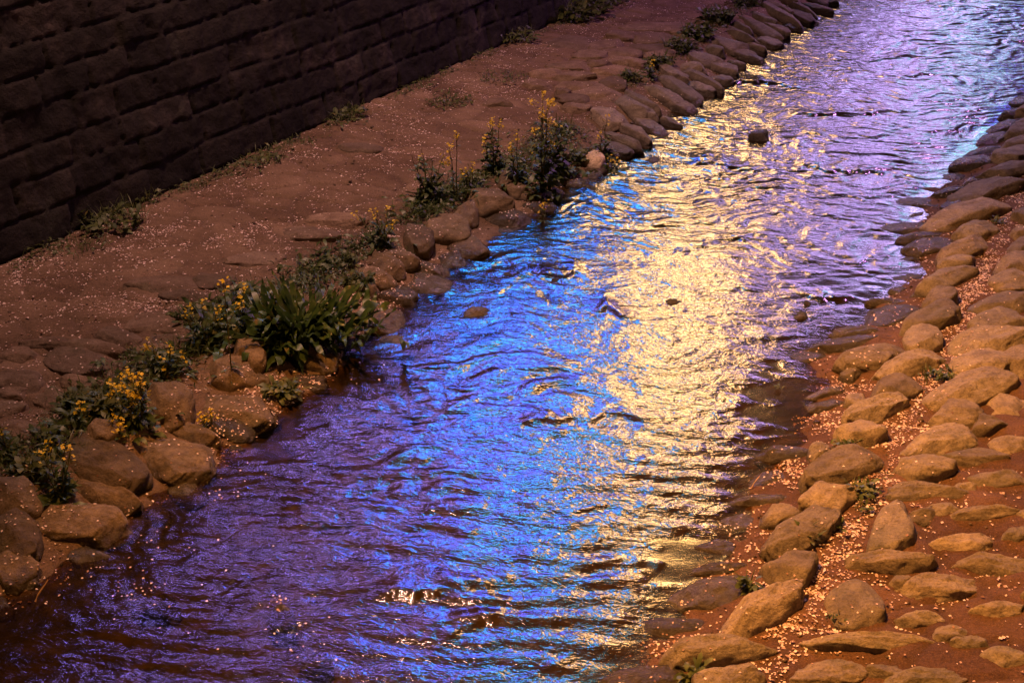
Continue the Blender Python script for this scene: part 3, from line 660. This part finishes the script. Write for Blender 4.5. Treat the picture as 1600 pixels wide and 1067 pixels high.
# ground petals get the ground height in one go
pvn = np.array([tuple(v) for v in pv]).reshape(-1, 4, 3)
onground = np.abs(pvn[:, :, 2]).max(1) < .011
cz = ground_z(pvn[:, :, 0].mean(1), pvn[:, :, 1].mean(1)) + .002
pvn[onground, :, 2] += cz[onground][:, None]
me = mesh_from('fallen_petals', pvn.reshape(-1, 3), np.array(pfz), M_petal, False)
attr(me, 'age', np.repeat(rp.uniform(0, 1, len(pvn)), 4)); tag(link('fallen_petals', me), 'pale pink blossom petals scattered over the paths and banks', 'petals', kind='stuff')
# petals afloat or stuck on stones by the left edge of the water
pv, pfz = [], []
for px, py, rr, num in [(440, 620, .14, 40), (400, 660, .14, 46), (430, 595, .12, 30), (370, 740, .18, 16), (220, 860, .2, 22), (190, 880, .15, 12), (330, 770, .12, 12), (90, 870, .2, 30), (540, 590, .12, 14), (1100, 1000, .15, 60), (1155, 835, .08, 40), (1180, 860, .05, 30), (1060, 1010, .12, 20), (215, 925, .07, 30), (430, 940, .05, 22), (350, 900, .3, 6), (860, 310, .2, 20), (470, 1000, .12, 24), (300, 960, .3, 12), (1350, 585, .08, 24), (60, 930, .15, 25), (560, 900, .5, 6), (600, 480, .1, 20)]:
    c = at(px, py)
    for _ in range(num * 2 // 3):
        x, y = c + rp.normal(size=2) * rr * .7
        hit = BV.ray_cast(Vector((x, y, 1.0)), dn_)
        if hit[0] is not None and hit[0].z > .0: petal_quad(x, y, hit[0].z, hit[1], rp.uniform(.008, .013))
        else: petal_quad(x, y, max(.006, float(ground_z(x, y)) + .003), (0, 0, 1), rp.uniform(.008, .013))
me = mesh_from('floating_petals', [tuple(v) for v in pv], np.array(pfz), M_petal, False)
attr(me, 'age', np.repeat(rp.uniform(0, .8, len(pfz)), 4)); tag(link('floating_petals', me), 'loose blossom petals floating and stranded along the water edges', 'petals', kind='stuff')

# ------------------------------------------------------------------ plants
class MB:
    def __init__(s): s.v = []; s.f = []
    def quad(s, a, b, c, d):
        i = len(s.v); s.v += [a, b, c, d]; s.f.append((i, i + 1, i + 2, i + 3))
    def strip(s, L, Rr):
        i = len(s.v)
        for a, b in zip(L, Rr): s.v += [a, b]
        for k in range(len(L) - 1): s.f.append((i + 2 * k, i + 2 * k + 1, i + 2 * k + 3, i + 2 * k + 2))
    def tube(s, pts, r0, r1, n=5):
        i = len(s.v); m = len(pts)
        for k, p in enumerate(pts):
            r = r0 + (r1 - r0) * k / (m - 1); d = (pts[min(k + 1, m - 1)] - pts[max(k - 1, 0)]).normalized(); a = d.orthogonal().normalized(); b = d.cross(a)
            for q in range(n): t = 2 * math.pi * q / n; s.v.append(p + a * r * math.cos(t) + b * r * math.sin(t))
        for k in range(m - 1):
            for q in range(n): s.f.append((i + k * n + q, i + k * n + (q + 1) % n, i + (k + 1) * n + (q + 1) % n, i + (k + 1) * n + q))
    def build(s, name, mat, parent=None, smooth=True):
        me = mesh_from(name, [tuple(v) for v in s.v], s.f, mat, smooth); return link(name, me, parent)
rnd = random.Random(4)
def leaf(mb, base, dirh, L, w, rise, droop, wave=0, lobes=0, seg=8):
    d = Vector((math.cos(dirh), math.sin(dirh), 0)); side = Vector((-d.y, d.x, 0)); Lp, Rp = [], []; p = base.copy(); e = rise; roll = rnd.uniform(-.7, .7)
    side = (side * math.cos(roll) + Vector((0, 0, 1)) * math.sin(roll)); ph = rnd.uniform(0, 6)
    for k in range(seg + 1):
        t = k / seg; ww = w * (math.sin(math.pi * min(1, .06 + t * .97))**.75) * (.5 + .8 * t if t < .62 else 1)
        if lobes: ww *= .62 + .38 * abs(math.sin(t * lobes * math.pi))
        wv = Vector((0, 0, 1)) * wave * w * math.sin(t * 17 + ph)
        Lp.append(p + side * ww * .5 + wv); Rp.append(p - side * ww * .5 - wv)
        p = p + (d * math.cos(e) + Vector((0, 0, 1)) * math.sin(e)) * (L / seg); e -= droop / seg
    mb.strip(Lp, Rp)
def flower(mb, c, r):
    n = Vector((rnd.gauss(0, .6), rnd.gauss(0, .6), 1)).normalized(); t = n.orthogonal().normalized(); t.rotate(Matrix.Rotation(rnd.uniform(0, 6), 3, n)); b = n.cross(t)
    for k in range(4):
        a = k * math.pi / 2; d = t * math.cos(a) + b * math.sin(a); e = n.cross(d)
        mb.quad(c, c + d * r * .6 + e * r * .42 + n * r * .25, c + d * r + n * r * .12, c + d * r * .6 - e * r * .42 + n * r * .25)
def zg(x, y):
    hit = BV.ray_cast(Vector((x, y, 1.0)), dn_); g = float(ground_z(x, y))
    return max(g, 0)
def rape(px, py, H, stems, spread, label, leaves=26, flw=None, leafsize=.10, lean=0, dens_=16, cover=True):
    c = at(px, py, .1); z = zg(c[0], c[1]); root = bpy.data.objects.new('rapeseed_plant', None); COL.objects.link(root); root.location = (c[0], c[1], z)
    root.empty_display_size = .1
    tag(root, label, 'plant', 'yellow flowering plants along the left bank')
    st, lf = MB(), MB(); tips = []
    for k in range(stems):
        a = rnd.uniform(0, 6.28); hh = H * rnd.uniform(.72, 1.0) if k else H; sp = spread * rnd.uniform(.2, 1) * (0.35 if k == 0 else 1)
        pts = [Vector((math.cos(a) * (.012 + sp * (i / 7)**1.2) + lean * i / 7 + rnd.gauss(0, .004), math.sin(a) * (.012 + sp * (i / 7)**1.2) + rnd.gauss(0, .004), -.02 + hh * i / 7)) for i in range(8)]
        st.tube(pts, .0055, .0022); tips.append((pts[-1], 1.0))
        for q in range(rnd.randint(1, 3)):
            i = rnd.randint(3, 6); b0 = pts[i]; aa = rnd.uniform(0, 6.28); l = hh * rnd.uniform(.14, .28)
            bp = [b0 + Vector((math.cos(aa) * l * .45 * t, math.sin(aa) * l * .45 * t, l * t * .9)) for t in (0, .33, .66, 1)]
            st.tube(bp, .003, .0015, 4); tips.append((bp[-1], .6))
        for q in range(int(leaves * 1.7) // stems):
            t = rnd.random()**1.1 * .82; i = min(6, int(t * 7)); b0 = pts[i].lerp(pts[i + 1], t * 7 - i); L = 1.15 * leafsize * rnd.uniform(.6, 1.3) * (1.25 - t)
            leaf(lf, b0, rnd.uniform(0, 6.28), L, L * .34, rnd.uniform(.1, 1.0), rnd.uniform(.6, 1.8), .12, 2.5, 6)
    if cover:
        for q in range(leaves // 2):
            leaf(lf, Vector((rnd.gauss(0, spread * .6), rnd.gauss(0, spread * .6), 0)), rnd.uniform(0, 6.28), leafsize * rnd.uniform(.8, 1.4), leafsize * .4, rnd.uniform(.3, 1.2), rnd.uniform(.8, 1.9), .1, 2.5, 6)
    st.build('stem', M_stem, root); lf.build('foliage', M_leaf, root)
    rnd.shuffle(tips)
    n = len(tips) if flw is None else min(flw, len(tips))
    tips.sort(key=lambda t: -t[1])
    for p, w in tips[:n]:
        fm = MB()
        for q in range(int(dens_ * .7 * w * rnd.uniform(.7, 1.3)) + 5):
            flower(fm, p + Vector((rnd.gauss(0, .016), rnd.gauss(0, .016), rnd.uniform(-.055, .02) * w * 1.2)), rnd.uniform(.009, .0135))
        fm.build('flower_cluster', M_flower, root)
    return root
rape(846, 292, .86, 4, .10, 'tallest yellow flowered rapeseed plant, many blooms at its top, on the left bank', 60, None, .13, 0, 26)
rape(872, 262, .55, 4, .20, 'dark leafy rapeseed plant just right of the tallest one, hardly flowering', 90, 2, .13, 0, 4)
rape(808, 285, .48, 4, .14, 'leafy rapeseed plant with a few blooms just left of the tallest one', 60, 4, .11, 0, 8)
rape(772, 272, .46, 4, .10, 'rapeseed plant with three bloom heads between two leafy clumps on the left bank', 50, 5, .11, -.03, 11)
rape(712, 312, .56, 2, .04, 'thin rapeseed stalk with one full bloom head beside the leafy clump', 10, 3, .08, 0, 20)
rape(672, 318, .46, 5, .14, 'leafy rapeseed clump with hardly any bloom above the rounded boulders', 90, 2, .12, 0, 5)
rape(742, 300, .24, 4, .10, 'low rapeseed plant with few blooms behind a rounded boulder', 36, 3, .09, 0, 7)
rape(848, 325, .16, 2, .04, 'single small yellow bloom right at the water of the left bank', 8, 2, .06, 0, 6)
rape(598, 388, .30, 5, .16, 'low sparse rapeseed plant just above the big leafy dock', 46, 5, .09, -.06, 7)
rape(360, 590, .66, 1, .02, 'long lone rapeseed stalk rising left of the big leafy dock', 8, 3, .07, 0, 9, False)
rape(385, 525, .34, 2, .05, 'rapeseed stalk with one bright round bloom head against the dock leaves', 14, 2, .08, 0, 14)
rape(318, 545, .34, 5, .14, 'bushy rapeseed plant with scattered small blooms left of the dock', 60, 5, .10, 0, 6)
rape(262, 590, .22, 5, .16, 'low rapeseed plant with small blooms above the dense flower clump', 44, 6, .09, 0, 7)
rape(222, 668, .36, 6, .15, 'dense rapeseed clump with the most blooms near the lower left boulders', 70, 16, .09, 0, 10)
rape(325, 655, .14, 3, .05, 'tiny rapeseed plant blooming between two wet boulders', 10, 3, .05, 0, 6)
rape(92, 770, .34, 4, .09, 'rapeseed plant with feathery leaves between the lower left boulders', 60, 4, .09, 0, 4)
rape(180, 690, .16, 3, .06, 'small yellow blooming plant in front of the dense flower clump', 16, 3, .07, 0, 7)
rape(124, 672, .14, 2, .05, 'small bloom over a mid left boulder, left of the dense clump', 12, 2, .07, 0, 6)
rape(15, 712, .20, 3, .07, 'small plant with two blooms at the left edge of the photo', 24, 2, .09, 0, 6)
rape(942, 236, .42, 2, .06, 'slim upright rapeseed plant near the slabs, one small bloom on top', 34, 2, .09, 0, 5)
rape(956, 248, .14, 3, .08, 'low yellowish plant beside the slabs at the water', 24, 3, .07, 0, 4)
rape(1012, 122, .20, 3, .06, 'far small plant with a single yellow bloom among the slabs', 24, 1, .10, 0, 16)
# broad leaved dock
def dock():
    c = at(462, 522, .1); z = zg(*c); root = bpy.data.objects.new('dock_plant', None); COL.objects.link(root); root.location = (c[0], c[1], z)
    tag(root, 'big dark green plant with long broad leaves on the left bank', 'plant')
    up, low = MB(), MB()
    for k in range(210):
        r = abs(rnd.gauss(0, .16)); a = rnd.uniform(0, 6.28); b = Vector((math.cos(a) * r * 1.25, math.sin(a) * r * .8, 0)); L = rnd.uniform(.26, .46)
        leaf(up, b * 1.25, a + rnd.gauss(0, 1.1), L * rnd.uniform(.8, 1.1), rnd.uniform(.04, .075), rnd.uniform(1.0, 1.55) - r * .8, rnd.uniform(.3, 1.9), .26, 0, 14)
    for k in range(34):
        a = rnd.uniform(0, 6.28); L = rnd.uniform(.18, .36)
        leaf(low, Vector((math.cos(a) * .16, math.sin(a) * .13, .02)), a + rnd.gauss(0, .3), L, rnd.uniform(.06, .10), rnd.uniform(.1, .6), rnd.uniform(.6, 1.6), .12, 0, 10)
    up.build('foliage', M_leaf2, root); low.build('lower_leaf_rosette', M_leaf2, root)
dock()
# weeds
def weed(px, py, Rr, H, n, label, grp, grass=.5):
    n = int(n * 1.7); H *= 1.15
    c = at(px, py, .1); z = zg(*c)
    mb = MB()
    for k in range(n):
        r = Rr * math.sqrt(rnd.random()); a = rnd.uniform(0, 6.28); b = Vector((math.cos(a) * r, math.sin(a) * r, 0))
        if rnd.random() < grass: leaf(mb, b, rnd.uniform(0, 6.28), H * rnd.uniform(.6, 1.2), .006, rnd.uniform(.9, 1.5), rnd.uniform(.3, 1.6), 0, 0, 4)
        else: leaf(mb, b + Vector((0, 0, rnd.random() * H * .5)), rnd.uniform(0, 6.28), H * rnd.uniform(.35, .7), H * .28, rnd.uniform(0, 1.1), rnd.uniform(.5, 1.8), .1, 2, 5)
    o = mb.build('weed', M_weed); o.location = (c[0], c[1], z); tag(o, label, 'weed', grp); return o
GR = 'weeds between the right bank stones'; GW = 'weeds at the foot of the wall'; GL = 'weeds along the left bank'
for i, (x, y, r, h_, n, lab) in enumerate([(1458, 585, .07, .09, 50, 'small weed above the squat kerb stone mid way up the right bank'), (1482, 588, .05, .10, 40, 'low weed against the rounded path stone mid way up the right bank'), (1495, 565, .04, .08, 30, 'weed tuft squeezed between kerb row and tall path stones'),
    (1322, 684, .06, .10, 60, 'weed tuft at the left end of a short kerb stone'), (1348, 760, .07, .11, 70, 'green weed at the right of the squarish kerb stone'), (1352, 785, .04, .07, 30, 'small leaf tuft in the petal drift below the green weed'),
    (1262, 832, .05, .12, 46, 'weed growing over the front of the long slanting kerb stone'), (1300, 815, .07, .08, 46, 'low weed in the petal drift beside the long slanting kerb stone'), (1172, 905, .03, .13, 34, 'upright weed beside the dark water edge stone'), (1180, 935, .04, .08, 30, 'weed in the gap above the curved kerb stone'),
    (1084, 1048, .04, .12, 40, 'weed at the bottom edge between two kerb stones'), (1298, 702, .05, .07, 30, 'tiny weed left of the big slanting kerb stone'), (1560, 345, .05, .08, 40, 'far weed between kerb row and path on the right bank'), (1495, 380, .04, .06, 24, 'far small weed beside long kerb stone'),
    (1218, 585, .02, .06, 14, 'wet weed sticking out of the stream near the right bank'), (1308, 960, .05, .05, 26, 'faint sprouts in the petal drift near the bottom')]):
    weed(x, y, r, h_ * .8, int(n * .7), lab, GR, .4)
for x, y, r, h_, n, lab in [(175, 358, .22, .22, 260, 'large shadowy weed clump at the foot of the wall, nearest the camera'), (215, 322, .14, .16, 120, 'weed clump at the wall foot just beyond the nearest large one'), (120, 395, .20, .10, 120, 'low weeds along the darkest corner of the wall foot'), (300, 300, .12, .07, 80, 'sparse low weeds along the wall foot'),
    (410, 262, .17, .14, 170, 'bushy weed clump half way along the wall foot'), (470, 228, .14, .07, 90, 'low creeping weeds along the wall foot past the bushy clump'), (545, 190, .15, .17, 170, 'tall grassy weed clump where the wall foot bends into petals'), (705, 168, .20, .12, 190, 'green weed patch out on the left path amid petals'),
    (785, 130, .22, .09, 160, 'flat weed patch on the path before the paving stones'), (655, 130, .14, .08, 90, 'small weeds at the wall foot by the petal bank'), (808, 72, .2, .22, 170, 'dark weeds at the end of the lit wall foot'), (880, 28, .45, .38, 620, 'large dark bush at the far foot of the wall'), (935, 10, .35, .26, 300, 'far dark bush where the wall leaves the photo')]:
    weed(x, y, r * 1.15, h_ * .7, int(n * .6), lab, GW, .6)
for x, y, r, h_, n, lab in [(178, 648, .12, .16, 150, 'bushy green weed behind the dense yellow flower clump'), (118, 640, .07, .13, 90, 'round dark green weed on the path edge'), (205, 560, .08, .06, 60, 'creeping weed on the left path edge'), (300, 505, .12, .12, 110, 'weed patch beside the flat flagstone on the left path'),
    (440, 600, .08, .12, 90, 'thin weed in front of the dock between boulders'), (560, 440, .10, .12, 90, 'weed right of the dock on the bank'), (60, 745, .08, .14, 80, 'weed among the boulders at lower left'), (1060, 82, .16, .16, 130, 'grassy strip between far paving and slabs, lower part'), (1090, 62, .18, .18, 150, 'grassy strip between far paving and slabs, middle part'),
    (1122, 36, .18, .18, 150, 'grassy strip between far paving and slabs, upper part'), (1030, 105, .14, .14, 100, 'grass beside the far yellow bloom'), (900, 240, .14, .14, 110, 'shaded weeds between slabs and the tallest flowers'), (985, 130, .10, .12, 80, 'grass tuft at the corner of the far paving'), (1165, 8, .2, .16, 120, 'farthest grass tuft at the top of the left bank'), (540, 415, .10, .10, 70, 'dry looking weed beside the sparse flowers above the dock')]:
    weed(x, y, r, h_, n, lab, GL, .5)
# twigs
def twig(p0, p1, r, label):
    a = at(*p0, .03); b = at(*p1, .06); m = MB(); A = Vector((a[0], a[1], .01)); B = Vector((b[0], b[1], .08))
    m.tube([A.lerp(B, t) + Vector((0, 0, .006 * math.sin(t * 5))) for t in (0, .25, .5, .75, 1)], r, r * .5, 6)
    o = m.build('twig', M_bark); tag(o, label, 'twig')
twig((54, 934), (76, 909), .006, 'short bright dry twig sticking out of the water at lower left')
twig((1174, 758), (1190, 742), .003, 'thin bent straw lying on a wet stone of the right bank')

# ------------------------------------------------------------------ low ragged growth along the wall foot and behind the boulders
def undergrowth(line, n, spread, hmax, label, mat, seed, patchy=.0):
    rnd.seed(seed); Q = [at(*p, .1) for p in line]; L = [np.linalg.norm(b - a) for a, b in zip(Q[:-1], Q[1:])]; tot = sum(L); mb = MB(); k = 0
    while k < n:
        t = rnd.random() * tot; i = 0
        while t > L[i] and i < len(L) - 1: t -= L[i]; i += 1
        p = Q[i] + (Q[i + 1] - Q[i]) * (t / L[i]); x = p[0] + rnd.gauss(0, spread); y = p[1] + rnd.gauss(0, spread); k += 1
        f = float(fbm(np.array([x * 1.9]), np.array([y * 1.9]), 300 + seed, 3)[0])
        if f < patchy: continue
        if wall_n(x, y) < .04: continue
        b = Vector((x, y, zg(x, y))); h_ = hmax * rnd.uniform(.3, 1) * (.5 + max(0, f))
        if rnd.random() < .5: leaf(mb, b, rnd.uniform(0, 6.28), h_, .005, rnd.uniform(.5, 1.4), rnd.uniform(.3, 1.6), 0, 0, 4)
        else: leaf(mb, b + Vector((0, 0, rnd.random() * h_ * .5)), rnd.uniform(0, 6.28), h_ * .6, h_ * .2, rnd.uniform(-.1, .9), rnd.uniform(.5, 1.8), .1, 2, 5)
    tag(mb.build('undergrowth', mat), label, 'undergrowth', kind='stuff')
undergrowth([(-120, 480), (0, 428), (213, 330), (387, 262), (510, 200), (616, 150), (770, 80), (870, 38), (960, 2)], 6500, .12, .15, 'ragged low growth and litter along the foot of the wall', M_weed, 1, -.1)
undergrowth([(-60, 740), (60, 715), (150, 640), (240, 590), (330, 520), (420, 470), (560, 405), (640, 350), (740, 285), (830, 240), (900, 200)], 9000, .12, .19, 'ragged green growth behind the left bank boulders', M_leaf, 2, -.30)
undergrowth([(960, 160), (1000, 120), (1040, 100), (1090, 62), (1130, 32), (1180, 0)], 1500, .09, .15, 'grass growing between the far paving and the slabs', M_weed, 3, -.3)
undergrowth([(1100, 1060), (1190, 1000), (1260, 905), (1330, 800), (1370, 730), (1400, 650), (1450, 590), (1490, 520), (1540, 400), (1590, 300)], 500, .05, .05, 'tiny sprouts in the joints of the right bank', M_weed, 4, .15)

# grit and small stones lying on the paths and between the boulders
rg = np.random.RandomState(8); gv, gf = [], []
oc = np.array([(1, 0, 0), (-1, 0, 0), (0, 1, 0), (0, -1, 0), (0, 0, 1), (0, 0, -1)], float); of = [(0, 2, 4), (2, 1, 4), (1, 3, 4), (3, 0, 4), (2, 0, 5), (1, 2, 5), (3, 1, 5), (0, 3, 5)]
GP = np.stack([rg.uniform(-4.2, 6.5, 60000), rg.uniform(4.2, 18, 60000)], 1)
gs, gn = GP @ D, GP @ N; gl = nL(gs) - gn; gr = gn - nR(gs); gw = wall_n(GP[:, 0], GP[:, 1]); gp = fbm(GP[:, 0] * 1.2, GP[:, 1] * 1.2, 400, 3)
ok = (((gl > .05) & (gw > .02)) | (gr > .05)) & (rg.uniform(0, 1, len(GP)) < .30 * sstep(-.4, .5, gp) + .35 * (np.minimum(abs(gl), abs(gr)) < .45) + .4 * ((gw > 0) & (gw < .25)))
GP = GP[ok]; gz = ground_z(GP[:, 0], GP[:, 1])
for (x, y), z in zip(GP, gz):
    r = float(np.clip(rg.lognormal(-5.0, .5), .003, .03)); m_ = oc * rg.uniform(.6, 1.2, (6, 1)) * r * np.array([1, .8, .6]); a = rg.uniform(0, 6.28); ca, sa = math.cos(a), math.sin(a)
    b = len(gv); gv.extend([(x + p[0] * ca - p[1] * sa, y + p[0] * sa + p[1] * ca, z + r * .25 + p[2]) for p in m_]); gf.extend([(i + b, j + b, k + b) for i, j, k in of])
tag(link('gravel', mesh_from('gravel', gv, gf, M_flag, True)), 'grit and small stones strewn over the paths', 'gravel', kind='stuff')
